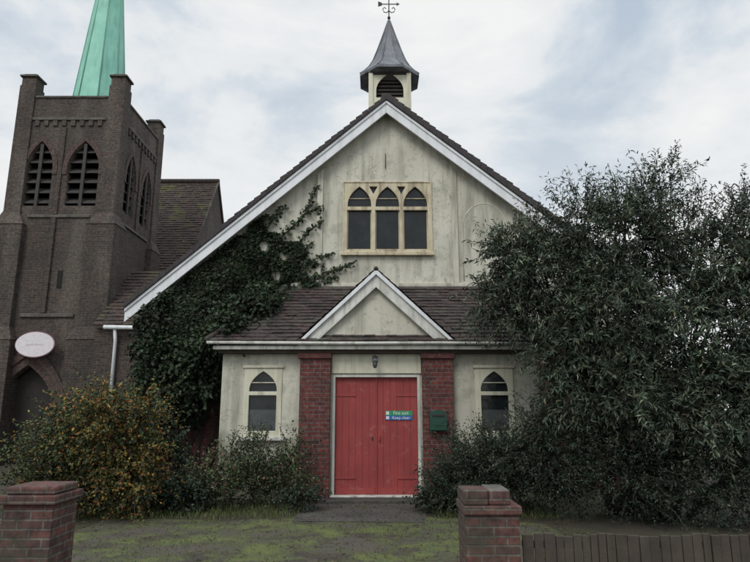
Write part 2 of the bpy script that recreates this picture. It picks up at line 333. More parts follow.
# porch walls
PY=11.3; PX0,PX1=-2.85,3.05
wl=(-2.43,-1.72,1.08,2.34); wr=(1.86,2.57,1.08,2.34)
dx0,dx1,dz=-.79,.84,2.22
plate('porch_front_wall',[(PX0,0),(dx0,0),(dx0,dz),(dx1,dz),(dx1,0),(PX1,0),(PX1,2.62),(PX0,2.62)],[rect(*wl),rect(*wr)],PY,.2,'stucco',CH)
boxes('porch_side_walls',[(PX0,PX0+.2,PY+.201,12.92,0,2.62),(PX1-.2,PX1,PY+.201,12.92,0,2.62)],'stucco',CH)
boxes('brick_pilasters',[(-1.38,-.82,11.13,11.299,0,2.5),(.87,1.43,11.13,11.299,0,2.5)],'brick_red',CH,.004)
boxes('pilaster_capitals',[(-1.42,-.80,11.08,11.298,2.5,2.6),(.85,1.47,11.08,11.298,2.5,2.6)],'brick_dark',CH,.01)
box('plinth_l',PX0-.03,-1.39,11.24,11.299,0,.32,'stucco',CH,.01); box('plinth_r',1.44,PX1+.03,11.24,11.299,0,.32,'stucco',CH,.01)
box('door_head_panel',-.80,.855,11.26,11.298,2.24,2.6,'creamlt',CH,.004)
for w_,nm in((wl,'west'),(wr,'east')):
    x0,x1,z0,z1=w_; c=(x0+x1)/2
    plate('porch_window_frame_'+nm,rect(x0+.002,x1-.002,z0+.002,z1-.002),[rect(x0+.1,x1-.1,z0+.12,z0+.76),arch(c,x1-x0-.2,z0+.83,z0+.86,z1-.06)],PY-.02,.09,'creamlt',CH,bv=.006)
    box('porch_window_glass_'+nm,x0,x1,PY+.04,PY+.05,z0,z1,'glass',CH)
    box('net_curtain_'+nm,x0+.1,x1-.1,PY+.033,PY+.038,z0+.12,z0+.50,'curtain',CH)
    box('porch_window_sill_'+nm,x0-.06,x1+.06,PY-.09,PY-.021,z0-.05,z0+.02,'offwhite',CH,.008)
    boxes('drip_'+nm,[(x0-.03,x1+.03,PY-.05,PY-.001,z1,z1+.05)],'creamlt',CH,.006)
    boxes('glazing_'+nm,[(x0+.09,x1-.09,PY-.004,PY+.03,z0+.985,z0+1.0)],'creamlt',CH)
box('cornice',PX0-.12,PX1+.17,11.0,11.29,2.66,2.73,'offwhite',CH,.01)
box('cornice_shadow_strip',PX0-.05,PX1+.08,11.1,11.295,2.60,2.658,'wood',CH,.01)  # brown strip stands in for the shadow line under the cornice
tube('gutter',[(PX0-.22,10.95,2.785),(-.6,10.95,2.768),(1.2,10.95,2.775),(PX1+.25,10.95,2.755)],.033,'offwhite',CH,10)
# lean-to roof
e0,e1=-3.08,3.28
courses('porch_roof',(e0,10.93,2.80),(e1,10.93,2.80),(2.3,12.94,4.2),(-1.9,12.94,4.2),17,'tile',CH,.026,.012)
courses('porch_roof_hip_w',(e0,12.94,2.80),(e0,10.93,2.80),(-1.9,12.94,4.2),(-1.91,12.94,4.2),15,'tile',CH,.03)
courses('porch_roof_hip_e',(e1,10.93,2.80),(e1,12.94,2.80),(2.31,12.94,4.2),(2.3,12.94,4.2),15,'tile',CH,.03)
mesh('porch_roof_deck',[(e0,10.95,2.77),(e1,10.95,2.77),(2.3,12.94,4.17),(-1.9,12.94,4.17),(e0,12.94,2.77),(e1,12.94,2.77)],[(0,1,2,3),(0,3,4),(1,5,2)],'slate',CH)
tube('hip_w',[(e0,10.93,2.83),(-1.9,12.9,4.23)],.05,'tile',CH); tube('hip_e',[(e1,10.93,2.83),(2.3,12.9,4.23)],.05,'tile',CH)
boxes('flashing',[(-1.95,2.35,12.88,12.948,4.16,4.22)],'stone',CH,.01)
# porch gable
GA=(.02,4.12); GL=(-1.36,2.80); GR=(1.42,2.80); GY=10.98
plate('porch_gable_infill',[(-1.2,2.80),(1.26,2.80),(GA[0],4.0)],[],GY+.12,.05,'stucco',CH)
for nm,x in(('west',GL[0]),('east',GR[0])):
    g=1 if nm=='west' else -1; c=GA[0]
    plate('porch_barge_'+nm,[(x-.03*g,2.77),(c,GA[1]),(c,GA[1]-.25),(x+.22*g,2.77)],[],GY+.03,.05,'offwhite',CH,bv=.004)
    plate('porch_barge_moulding_'+nm,[(x-.05*g,2.80),(c,GA[1]+.04),(c,GA[1]-.06),(x+.03*g,2.80)],[],GY-.02,.049,'white',CH,bv=.004)
    plate('porch_barge_bead_'+nm,[(x+.2*g,2.775),(c,GA[1]-.24),(c,GA[1]-.30),(x+.26*g,2.775)],[],GY+.01,.06,'offwhite',CH,bv=.004)
    a=(x-.08*g,GY-.04,2.80); b_=(x-.08*g,12.9,2.80)
    if g>0: courses('porch_gable_roof_'+nm,b_,a,(c,GY-.04,GA[1]+.05),(c,12.9,GA[1]+.05),12,'tile',CH,.02)
    else: courses('porch_gable_roof_'+nm,a,b_,(c,12.9,GA[1]+.05),(c,GY-.04,GA[1]+.05),12,'tile',CH,.02)
tube('porch_gable_ridge',[(.02,GY-.02,GA[1]+.05),(.02,12.9,GA[1]+.05)],.045,'tile',CH,8)
box('porch_gable_base',-1.42,1.48,GY,GY+.16,2.732,2.78,'offwhite',CH,.008)
# doors
DY=11.37
L=[]
for a,b_ in((dx0+.06,.018),(.03,dx1-.06)):
    n=6; w=(b_-a)/n
    for i in range(n): L.append((a+i*w+.001,a+(i+1)*w-.001,DY+random.uniform(0,.002),DY+.04,.06+random.uniform(0,.01),dz-.05))
boxes('door_planks',L,'door',CH,.003)
box('door_backing',dx0+.03,dx1-.03,DY+.015,DY+.06,.05,dz-.02,'door',CH)
boxes('door_frame',[(dx0,dx0+.055,PY-.01,DY+.05,.0,dz),(dx1-.055,dx1,PY-.01,DY+.05,0,dz),(dx0+.056,dx1-.056,PY-.01,DY+.05,dz-.05,dz-.002)],'offwhite',CH,.006)
box('meeting_strip',.008,.04,DY-.02,DY-.001,.07,dz-.06,'door',CH,.005)
box('threshold',dx0-.02,dx1+.02,11.2,DY+.04,.056,.085,'offwhite',CH,.006)
box('door_step',-.95,1.0,10.85,11.2,.0,.055,'path',CH,.015)
L=[]
for z in(.35,1.82):
    L+=[(dx0+.06,-.35,DY-.012,DY-.001,z,z+.045),(.4,dx1-.06,DY-.012,DY-.001,z,z+.045)]
boxes('strap_hinges',L,'door',CH,.004)
boxes('door_ledges',[(dx0+.07,0,DY-.008,DY-.001,.09,.2),(.045,dx1-.07,DY-.008,DY-.001,.09,.2)],'door',CH,.004)
box('door_pull',.07,.095,DY-.04,DY-.001,1.02,1.12,'door',CH,.006)
box('keyhole_plate',-.06,-.035,DY-.012,DY-.001,1.03,1.09,'iron',CH,.003)
# bell turret
TX,TY=.36,13.75; h=.50; tz0,tz1=8.2,9.66
for p in(TY-h,TY+h-.06):
    plate('turret_side',[(TX-h+.07,tz0),(TX+h-.07,tz0),(TX+h-.07,tz1),(TX-h+.07,tz1)],[arch(TX,.66,8.95,9.15,9.60)],p+.01,.05,'creamlt',CH)
for p in(TX-h+.06,TX+h-.01):
    plate('turret_side',[(TY-h+.07,tz0),(TY+h-.07,tz0),(TY+h-.07,tz1),(TY-h+.07,tz1)],[arch(TY,.66,8.95,9.15,9.60)],p,.05,'creamlt',CH,axis='x')
boxes('turret_posts',[(TX+a*h-.055,TX+a*h+.055,TY+b_*h-.055,TY+b_*h+.055,tz0,tz1) for a in(-.92,.92) for b_ in(-.92,.92)],'creamlt',CH,.006)
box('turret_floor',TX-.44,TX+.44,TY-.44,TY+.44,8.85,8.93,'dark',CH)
boxes('turret_louvres',[(TX-.32,TX+.32,TY-h+.10,TY-h+.14,8.97+i*.1,9.03+i*.1) for i in range(5)],'doorwood',CH)
box('turret_dark_fill',TX-.38,TX+.38,TY-.3,TY+.38,8.95,9.7,'dark',CH)  # near-black block stands in for the shaded inside of the turret
def spire(name,cx,cy,prof,mat,parent,n=8,rot=math.pi/8):
    vs=[];fs=[]
    for z,r in prof:
        for j in range(n):
            a=2*math.pi*j/n+rot; vs.append((cx+r*math.cos(a),cy+r*math.sin(a),z))
    for i in range(len(prof)-1):
        for j in range(n): fs.append((i*n+j,i*n+(j+1)%n,(i+1)*n+(j+1)%n,(i+1)*n+j))
    fs.append(tuple(range(n))); fs.append(tuple((len(prof)-1)*n+j for j in range(n)))
    return mesh(name,vs,fs,mat,parent)
prof=[(9.60,.66),(9.63,.79),(9.70,.79),(9.80,.68),(9.95,.55),(10.15,.44),(10.45,.33),(10.8,.21),(11.38,.025)]
spire('turret_spire',TX,TY,prof,'lead',CH)
for j in range(8):
    a=2*math.pi*j/8+math.pi/8
    tube('lead_roll',[(TX+r*math.cos(a),TY+r*math.sin(a),z+.005) for z,r in prof[2:]],.018,'lead',CH,5)
spire('turret_skirt',TX,TY,[(9.45,.60),(9.6,.74),(9.61,.74)],'louvre',CH,4,rot=math.pi/4)
tube('vane_rod',[(TX,TY,11.3),(TX,TY,12.1)],.014,'iron',CH,6)
spire('vane_ball',TX,TY,[(11.42,.01),(11.45,.04),(11.49,.04),(11.52,.01)],'iron',CH)
for g in(-1,1):
    for ang in (0,math.pi/2):
        pts=[(TX+g*math.cos(ang)*r,TY+g*math.sin(ang)*r,z) for r,z in((0,11.68),(.06,11.62),(.13,11.64),(.16,11.72),(.12,11.78),(.08,11.74))]
        tube('vane_scroll',pts,.012,'iron',CH,5)
boxes('vane_arrow',[(TX-.2,TX+.2,TY-.008,TY+.008,11.86,11.88)],'iron',CH)
plate('vane_head',[(TX+.2,11.82),(TX+.28,11.87),(TX+.2,11.92)],[],TY-.006,.012,'iron',CH); plate('vane_tail',[(TX-.28,11.80),(TX-.18,11.83),(TX-.18,11.91),(TX-.28,11.95)],[],TY-.006,.012,'iron',CH)
# ------------------------------------------------------------ church
C=empty('brick_church')
tx0,tx1,ty0,ty1=-11.6,-8.25,18.0,21.6
FW=((-10.72,.85),(-9.32,1.0))
SW=(19.1,20.5)
front=[arch(cx,w,7.85,9.1,10.02) for cx,w in FW]
dcx=-10.3
door=arch(dcx,1.7,.02,1.55,2.85)
plate('tower_front_wall',rect(tx0,tx1,0,11.55),front+[door],ty0,.4,'brick_church',C)
side=[arch(cy,.8,7.9,9.1,10.0) for cy in SW]
plate('tower_side_wall',rect(ty0+.401,ty1,0,11.55),side,tx1,.4,'brick_church',C,axis='x')
boxes('tower_rear_walls',[(tx0,tx0+.4,ty0+.401,ty1,0,11.55),(tx0+.401,tx1-.401,ty1-.4,ty1,0,11.55)],'brick_church',C)
box('tower_roof',tx0+.41,tx1-.41,ty0+.41,ty1-.41,11.2,11.4,'lead',C)
box('tower_dark_fill',tx0+.9,tx1-.9,ty0+1.2,ty1-.9,0,11.1,'dark',C)  # near-black block added so the tower interior looks unlit
vs=[];fs=[]
for i in range(6):
    z=7.95+i*.34
    for cx,w in FW:
        k=len(vs)
        vs+=[(cx-w/2,ty0+.06,z),(cx+w/2,ty0+.06,z),(cx+w/2,ty0+.34,z+.24),(cx-w/2,ty0+.34,z+.24),(cx-w/2,ty0+.06,z+.035),(cx+w/2,ty0+.06,z+.035),(cx+w/2,ty0+.34,z+.275),(cx-w/2,ty0+.34,z+.275)]
        fs+=[(k,k+1,k+2,k+3),(k+4,k+5,k+6,k+7),(k,k+1,k+5,k+4)]
    for cy in SW:
        k=len(vs); w=.8
        vs+=[(tx1-.06,cy-w/2,z),(tx1-.06,cy+w/2,z),(tx1-.34,cy+w/2,z+.24),(tx1-.34,cy-w/2,z+.24),(tx1-.06,cy-w/2,z+.035),(tx1-.06,cy+w/2,z+.035),(tx1-.34,cy+w/2,z+.275),(tx1-.34,cy-w/2,z+.275)]
        fs+=[(k,k+1,k+2,k+3),(k+4,k+5,k+6,k+7),(k,k+1,k+5,k+4)]
mesh('belfry_louvres',vs,fs,'louvre',C)
def ring(name,cx,w,z0,zs,zt,t,p,th,axis='y',mat='brick_arch'):
    o=arch(cx,w+2*t,z0,zs,zt+t*1.5); i=arch(cx,w,z0,zs,zt)
    plate(name,o+i[::-1],[],p,th,mat,C,axis=axis)
for cx,w in FW: ring('belfry_arch',cx,w+.01,8.9,9.1,10.03,.15,ty0-.03,.029)
for cy in SW: ring('belfry_arch',cy,.81,8.9,9.1,10.01,.15,tx1+.03,.029,'x')
ring('door_arch_outer',dcx,2.1,.0,1.55,3.16,.2,ty0-.1,.099); ring('door_arch_inner',dcx,1.71,.0,1.55,2.87,.19,ty0-.05,.049)
plate('church_door',arch(dcx,1.69,.03,1.55,2.84),[],ty0+.32,.06,'doorwood',C)
boxes('belfry_mullions',[(FW[0][0]-.05,FW[0][0]+.05,ty0+.005,ty0+.055,7.86,9.95),(FW[1][0]-.05,FW[1][0]+.05,ty0+.005,ty0+.055,7.86,9.95)]+[(tx1-.055,tx1-.005,cy-.05,cy+.05,7.9,9.9) for cy in SW],'louvre',C)
L=[];caps=[]
ST=((0,3.6,.85,.34),(3.6,7.2,.68,.20),(7.2,12.0,.47,.06))
for (cx,sx) in((tx0,-1),(tx1,1)):
    for (cy,sy) in((ty0,-1),(ty1,1)):
        for z0,z1,wd,pr in ST:
            xa,xb=sorted((cx+sx*pr,cx-sx*wd)); ya,yb=sorted((cy+sy*pr,cy-sy*wd))
            L.append((xa,xb,ya,yb,z0+.001,z1))
        xa,xb=sorted((cx+sx*.06,cx-sx*.47)); ya,yb=sorted((cy+sy*.06,cy-sy*.47))
        L.append((xa+.03,xb-.03,ya+.03,yb-.03,12.0,12.3)); caps.append((xa-.03,xb+.03,ya-.03,yb+.03,12.3,12.37)); caps.append((xa+.06,xb-.06,ya+.06,yb-.06,12.37,12.44))
boxes('tower_buttresses',L,'brick_church',C,.015)
boxes('pinnacle_caps',caps,'stone',C,.02)
for (cx,sx) in((tx0,-1),(tx1,1)):
    for (cy,sy) in((ty0,-1),(ty1,1)):
        for z,wd0,p0,wd1,p1 in((3.6,.85,.34,.68,.20),(7.2,.68,.20,.47,.06)):
            a=[(cx+sx*(p0+.02),cy+sy*(p0+.02)),(cx-sx*(wd0+.02),cy+sy*(p0+.02)),(cx-sx*(wd0+.02),cy-sy*(wd0+.02)),(cx+sx*(p0+.02),cy-sy*(wd0+.02))]
            b_=[(cx+sx*p1,cy+sy*p1),(cx-sx*wd1,cy+sy*p1),(cx-sx*wd1,cy-sy*wd1),(cx+sx*p1,cy-sy*wd1)]
            vs=[(x,y,z) for x,y in a]+[(x,y,z+.4) for x,y in b_]
            mesh('weathering',vs,[(0,1,5,4),(1,2,6,5),(2,3,7,6),(3,0,4,7),(0,1,2,3)],'brick_church',C)
boxes('parapet_strings',[(tx0+.48,tx1-.48,ty0-.06,ty0-.001,10.75,10.85),(tx1+.001,tx1+.06,ty0+.48,ty1-.48,10.75,10.85),(tx0+.48,tx1-.48,ty0-.04,ty0+.45,11.55,11.63),(tx1-.45,tx1+.04,ty0+.48,ty1-.48,11.55,11.63),
  (tx0+.7,tx1-.7,ty0-.05,ty0-.001,7.45,7.55),(tx1+.001,tx1+.05,ty0+.7,ty1-.7,7.45,7.55),(tx0+.86,tx1-.86,ty0-.06,ty0-.001,4.3,4.42)],'stone',C,.02)
boxes('shaft_pilasters',[(-10.12,-9.98,ty0-.07,ty0-.002,4.43,7.44),(-10.12,-9.98,ty0-.05,ty0-.002,7.56,10.5),(tx1+.002,tx1+.05,19.74,19.88,7.56,10.5)],'brick_church',C,.01)
L=[]
for i in range(8): L.append((tx0+.58+i*.29,tx0+.72+i*.29,ty0-.05,ty0-.002,10.56,10.74))
for i in range(9): L.append((tx1+.002,tx1+.05,ty0+.58+i*.29,ty0+.72+i*.29,10.56,10.74))
boxes('corbels',L,'brick_church',C)
boxes('slit_window',[(-9.75,-9.6,ty0-.012,ty0-.001,5.2,5.75)],'dark',C)
spire('copper_spire',-9.93,19.8,[(11.3,.97),(11.6,.93),(21.2,.03)],'copper',C)
for j in range(8):
    a=2*math.pi*j/8+math.pi/8
    tube('spire_roll',[(-9.93+r*math.cos(a),19.8+r*math.sin(a),z) for z,r in((11.6,.93),(21.2,.03))],.025,'copper',C,5)
# nave
nx0,nx1=-16,-7.2
courses('nave_roof',(nx0,21.9,6.2),(nx1,21.9,6.2),(nx1,26,11.75),(nx0,26,11.75),44,'tile_moss',C,.03,.012)
courses('nave_roof_rear',(nx1,30.1,6.2),(nx0,30.1,6.2),(nx0,26,11.75),(nx1,26,11.75),20,'tile',C,.05)
tube('nave_ridge',[(nx0,26,11.8),(nx1+.05,26,11.8)],.12,'tile',C)
plate('nave_gable_wall',[(22.0,0),(30.0,0),(30.0,6.15),(26,11.7),(22.0,6.15)],[],nx1-.02,.4,'brick_church',C,axis='x')
box('nave_front_wall',nx0,nx1-.45,22,22.3,0,6.15,'brick_church',C)
for s_ in(-1,1):
    tube('nave_verge',[(nx1+.02,26,11.78),(nx1+.02,26+s_*4.1,6.20)],.05,'tile',C,6)
# side aisle
courses('aisle_roof',(-8.1,17.1,3.95),(-5.6,17.1,3.95),(-5.6,19.6,6.1),(-8.1,19.6,6.1),16,'tile_moss',C,.03,.012)
boxes('aisle_walls',[(-8.1,-5.65,17.3,17.6,0,3.9),(-5.95,-5.65,17.61,22,0,3.9)],'brick_church',C)
mesh('aisle_gable',[(-5.65,17.3,3.9),(-5.65,22,3.9),(-5.65,22,6.05),(-5.65,19.6,6.05)],[(0,1,2,3)],'brick_church',C)
tube('aisle_gutter',[(-7.75,17.05,3.88),(-5.6,17.05,3.84)],.06,'white',C,10)
tube('downpipe',[(-7.45,17.1,3.82),(-7.45,17.2,3.5),(-7.45,17.22,.1)],.05,'white',C,10)
# ------------------------------------------------------------ small objects
OS=empty('oval_sign')
def ell(cx,cz,a,b_,n=40): return [(cx+a*math.cos(2*math.pi*i/n),cz+b_*math.sin(2*math.pi*i/n)) for i in range(n)]
oy=ty0-.40; ox,oz=-9.98,3.44
plate('rim',ell(ox,oz,.58,.38),[],oy,.04,'pink',OS); plate('face',ell(ox,oz,.56,.36),[],oy-.008,.01,'oval',OS)
boxes('brackets',[(ox-.25,ox-.2,oy+.04,ty0,oz,oz+.05),(ox+.2,ox+.25,oy+.04,ty0,oz,oz+.05)],'iron',OS)
def text(name,s,x,y,z,size,mat,parent):
    cu=bpy.data.curves.new(name,'FONT'); cu.body=s; cu.size=size; cu.align_x='CENTER'; cu.align_y='CENTER'; cu.extrude=.001
    t=bpy.data.objects.new(name,cu); COL.objects.link(t); t.rotation_euler=(math.pi/2,0,0); t.location=(x,y,z); t.parent=parent; cu.materials.append(M[mat]); return t
text('lettering','parish church',ox,oy-.011,oz,.09,'signtext',OS)
DS=empty('fire_exit_sign')
sx0,sx1=.19,.69; sy=DY-.016
box('green_panel',sx0,sx1,sy,sy+.012,1.475,1.56,'sgreen',DS); box('blue_panel',sx0,sx1,sy,sy+.012,1.395,1.472,'sblue',DS)
text('text_top','Fire exit',(sx0+sx1)/2+.04,sy-.002,1.518,.085,'swhite',DS); text('text_bottom','Keep clear',(sx0+sx1)/2+.04,sy-.002,1.434,.075,'swhite',DS)
boxes('pictograms',[(sx0+.015,sx0+.07,sy-.003,sy-.001,1.49,1.548),(sx0+.015,sx0+.07,sy-.003,sy-.001,1.408,1.462)],'swhite',DS)
PB=empty('post_box')
plate('body',[(.98,1.22),(1.28,1.22),(1.28,1.50)]+[(1.13+.15*math.cos(a),1.50+.08*math.sin(a)) for a in [math.pi*i/10 for i in range(1,10)]]+[(.98,1.50)],[],10.98,.148,'boxgreen',PB,bv=.01)
box('flap',1.02,1.24,10.965,10.979,1.46,1.50,'iron',PB,.004); box('notice',1.05,1.21,10.972,10.979,1.3,1.4,'boxgreen',PB,.003)
WL=empty('wall_lamp')
box('backplate',-.05,.05,11.24,11.259,2.44,2.56,'lead',WL,.01); tube('arm',[(0,11.24,2.52),(0,11.12,2.56),(0,11.05,2.5)],.012,'iron',WL)
spire('shade',0,11.05,[(2.50,.015),(2.47,.06),(2.45,.06)],'lead',WL,12); spire('bulb_glass',0,11.05,[(2.45,.04),(2.38,.045),(2.33,.03),(2.32,.005)],'curtain',WL,12)
# gate piers
P1=empty('brick_gate_pier')
box('shaft',-3.17,-2.74,5.4,5.83,0,.80,'brick_pier',P1,.008); box('cap_course',-3.21,-2.71,5.36,5.87,.80,.875,'brick_pier',P1,.012); box('coping',-3.17,-2.74,5.4,5.83,.876,.945,'brick_pier',P1,.02)
P2=empty('brick_gate_pier.001')
box('shaft',.78,1.25,5.5,5.95,0,.70,'brick_pier',P2,.008); box('cap_course',.765,1.27,5.47,5.98,.70,.775,'brick_pier',P2,.012)
boxes('loose_top_bricks',[(.77,.985,5.5,5.73,.777,.91),(.99,1.18,5.51,5.75,.777,.905),(.78,1.0,5.74,5.96,.777,.89),(1.0,1.19,5.76,5.96,.777,.90)],'brick_pier',P2,.014)
F=empty('timber_fence')
L=[];x=1.29
while x<7.5:
    w=random.uniform(.06,.10); L.append((x,x+w,5.60+random.uniform(-.008,.008),5.625,.03,.52+random.uniform(-.02,.015))); x+=w+random.uniform(.003,.012)
boxes('boards',L,'wood',F,.004); boxes('rails',[(1.3,7.5,5.64,5.69,.15,.22),(1.3,7.5,5.64,5.69,.40,.46)],'wood',F,.004)
box('low_brick_wall',-9,-3.21,5.55,5.8,0,.62,'brick_pier',None,.01)
# ------------------------------------------------------------ ivy
IV=empty('ivy')
poly=[(-5.0,3.85),(-3.85,4.93),(-2.5,6.0),(-2.25,5.4),(-1.75,5.2),(-1.5,4.5),(-1.2,4.35),(-1.75,3.95),(-2.3,3.8),(-2.75,3.2),(-3.2,2.9),(-3.35,2.2),(-3.6,1.5),(-4.9,1.2),(-4.95,3.0)]
def inpoly(X,Z,pl):
    r=np.zeros(len(X),bool); n=len(pl)
    for i in range(n):
        x1,z1=pl[i]; x2,z2=pl[(i+1)%n]
        c=((z1>Z)!=(z2>Z))&(X<(x2-x1)*(Z-z1)/(z2-z1+1e-9)+x1); r^=c
    return r
n=82000
X=rng.uniform(-5.3,-1.1,n); Z=rng.uniform(1.0,6.2,n)
jx=X+.22*np.sin(Z*7+X*3)+.12*np.sin(Z*17)+rng.normal(0,.07,n); jz=Z+.15*np.sin(X*8)+rng.normal(0,.07,n)
roofz=np.where(X<AX,AZ-(AX-X)*SL,9)
ok=inpoly(jx,jz,poly)&(Z<roofz-.33)&(X>-5.02+.05*np.sin(Z*9))
ok&=~((X>-2.6)&(np.sin(X*9+Z*4)*np.sin(Z*8-X*3)>.35))
X,Z=X[ok],Z[ok]; n=len(X)
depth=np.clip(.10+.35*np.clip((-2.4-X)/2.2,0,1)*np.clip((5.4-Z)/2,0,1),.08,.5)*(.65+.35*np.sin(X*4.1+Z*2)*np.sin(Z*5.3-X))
depth=np.maximum(depth,.05)
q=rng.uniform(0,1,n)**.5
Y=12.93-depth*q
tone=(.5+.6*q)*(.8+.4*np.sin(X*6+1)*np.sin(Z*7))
P=np.stack([X,Y,Z],1); D=sphere(n)*.7+np.array([0,-.3,-.7]); Nn=sphere(n)*.6+np.array([0,-1,.5])
ivc=[(.026,.044,.022),(.019,.032,.017),(.038,.058,.028),(.05,.04,.028)]
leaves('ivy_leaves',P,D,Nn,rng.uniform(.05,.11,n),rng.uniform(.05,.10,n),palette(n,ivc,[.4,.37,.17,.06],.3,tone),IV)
sp=[[(-2.3,5.2),(-1.9,5.55),(-1.55,5.95),(-1.3,6.6)],[(-2.2,5.0),(-1.8,5.1),(-1.5,5.5),(-1.15,5.75)],[(-1.9,4.6),(-1.4,4.45),(-.9,4.6),(-.45,4.78)],[(-2.0,4.4),(-1.5,4.75),(-1.2,4.9),(-.9,5.0)],[(-2.4,5.6),(-2.2,5.9),(-2.05,6.05)],[(-1.8,4.1),(-1.3,4.3),(-.8,4.45)],[(-2.2,4.8),(-1.75,4.85),(-1.45,5.2)],[(-1.55,5.95),(-1.15,6.05)]]
PP=[];tv=[];tf=[]
for s_ in sp:
    for i in range(len(s_)-1):
        a,b_=s_[i],s_[i+1]; l=math.dist(a,b_); k=int(l*120*(1-.2*i)); t=rng.uniform(0,1,k); wdt=.10*(1-.22*i)
        PP.append(np.stack([a[0]+(b_[0]-a[0])*t+rng.normal(0,wdt*.6,k),12.92-rng.uniform(0,.08,k),a[1]+(b_[1]-a[1])*t+rng.normal(0,wdt*.6,k)],1))
    tube('',[(x,12.935,z) for x,z in s_],[.012]*len(s_),None,seg=4,data=(tv,tf))
for i in range(26):
    x=random.uniform(-4.9,-2.6); pts=[(x,12.9,.1)]; z=.1
    while z<min(rz(x)-.6,4.8): z+=.5; x+=random.uniform(-.1,.28); pts.append((x,12.91,z))
    tube('',pts,[.02-.012*j/len(pts) for j in range(len(pts))],None,seg=5,data=(tv,tf))
P=np.concatenate(PP); n=len(P)
leaves('ivy_tendril_leaves',P,sphere(n)*.7+np.array([0,-.2,-.7]),sphere(n)*.5+np.array([0,-1,.4]),rng.uniform(.05,.1,n),rng.uniform(.05,.09,n),palette(n,ivc,[.4,.35,.2,.05],.3),IV)
me=bpy.data.meshes.new('ivy_stems'); me.from_pydata(tv,[],tf); obj('ivy_stems',me,'bark',IV)
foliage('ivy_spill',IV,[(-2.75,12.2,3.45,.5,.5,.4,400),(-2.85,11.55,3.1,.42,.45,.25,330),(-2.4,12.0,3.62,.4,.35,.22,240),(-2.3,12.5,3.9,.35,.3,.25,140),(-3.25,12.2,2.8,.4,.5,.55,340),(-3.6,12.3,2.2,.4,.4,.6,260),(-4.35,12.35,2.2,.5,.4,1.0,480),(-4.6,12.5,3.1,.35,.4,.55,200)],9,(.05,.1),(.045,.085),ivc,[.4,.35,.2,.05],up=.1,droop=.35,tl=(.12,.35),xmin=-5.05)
# ------------------------------------------------------------ big tree right
T=empty('willow_leaved_tree')
td=([],[])
cl=[(4.0,9.6,4.4,.95,.9,.6,540),(5.6,9.6,3.95,1.0,1,.7,540),(2.85,9.8,3.75,.75,.8,.6,480),(3.7,9.5,3.1,1.0,1.0,.9,760),(5.2,9.3,2.8,1.2,1.0,1.0,850),
    (2.15,9.9,3.3,.5,.5,.42,230),(3.6,9.4,1.9,.95,.9,.8,700),(5.1,9.2,1.6,1.3,.9,.9,850),(6.8,9.3,3.6,1.0,1,1.3,560),(2.3,9.8,4.15,.42,.4,.4,160),(6.8,9.0,1.6,1.2,1,1.2,500),(3.1,9.5,2.5,.55,.6,.5,300),
    (4.65,9.6,5.05,.45,.4,.5,95),(3.5,9.6,4.85,.45,.4,.4,85),(6.2,9.5,4.7,.55,.5,.5,130),(5.3,9.6,4.65,.45,.4,.35,60),(4.1,9.6,4.95,.35,.3,.35,45),(2.7,9.7,4.5,.4,.3,.35,60),(4.85,9.5,5.35,.25,.2,.25,30)]
for i,c_ in enumerate(cl):
    if i<12:
        b0=(random.uniform(3.6,5.2),9.6+random.uniform(-.3,.3),0)
        m_=(b0[0]*.6+c_[0]*.4,9.6,c_[2]*.45); limb(td,b0,m_,.09,.055,4,.1); limb(td,m_,(c_[0],c_[1],c_[2]),.055,.02,5,.12)
        for j in range(5):
            e=(c_[0]+random.uniform(-.8,.8)*c_[3],c_[1]+random.uniform(-.7,.7)*c_[4],c_[2]+random.uniform(-.2,1.0)*c_[5]); limb(td,(c_[0],c_[1],c_[2]) if j%2 else m_,e,.025,.006,5,.08)
    else:
        for j in range(5): limb(td,(c_[0]+random.uniform(-.2,.2),c_[1],c_[2]-.9),(c_[0]+random.uniform(-.8,.8)*c_[3],c_[1],c_[2]+c_[5]*.8),.014,.004,4,.05)
me=bpy.data.meshes.new('trunk_and_limbs'); me.from_pydata(td[0],[],td[1]); obj('trunk_and_limbs',me,'bark',T,True)
tc=[(.050,.074,.050),(.034,.052,.036),(.082,.11,.075),(.12,.14,.09),(.085,.078,.042)]
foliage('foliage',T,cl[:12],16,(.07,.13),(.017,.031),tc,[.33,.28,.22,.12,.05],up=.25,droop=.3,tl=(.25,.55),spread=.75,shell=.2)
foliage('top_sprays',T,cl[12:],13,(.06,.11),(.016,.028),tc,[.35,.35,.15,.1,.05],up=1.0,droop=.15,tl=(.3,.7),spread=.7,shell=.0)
# dark spreading shrub beside door
SH=empty('spreading_shrub')
dc=[(.026,.042,.026),(.018,.031,.02),(.042,.06,.034),(.06,.075,.05)]
foliage('foliage',SH,[(2.0,9.9,.72,.85,.55,.62,880),(2.8,9.6,1.0,.75,.6,.85,880),(1.35,10.0,.45,.45,.4,.45,320),(1.15,10.2,.2,.3,.3,.25,120),(3.8,9.2,.65,.75,.5,.65,480),(4.8,8.9,.5,.9,.5,.6,480),(6.2,8.8,.5,1,.5,.6,350)],14,(.035,.065),(.016,.028),dc,[.35,.35,.2,.1],up=.35,droop=.15,tl=(.25,.65),spread=.75,shell=.1)
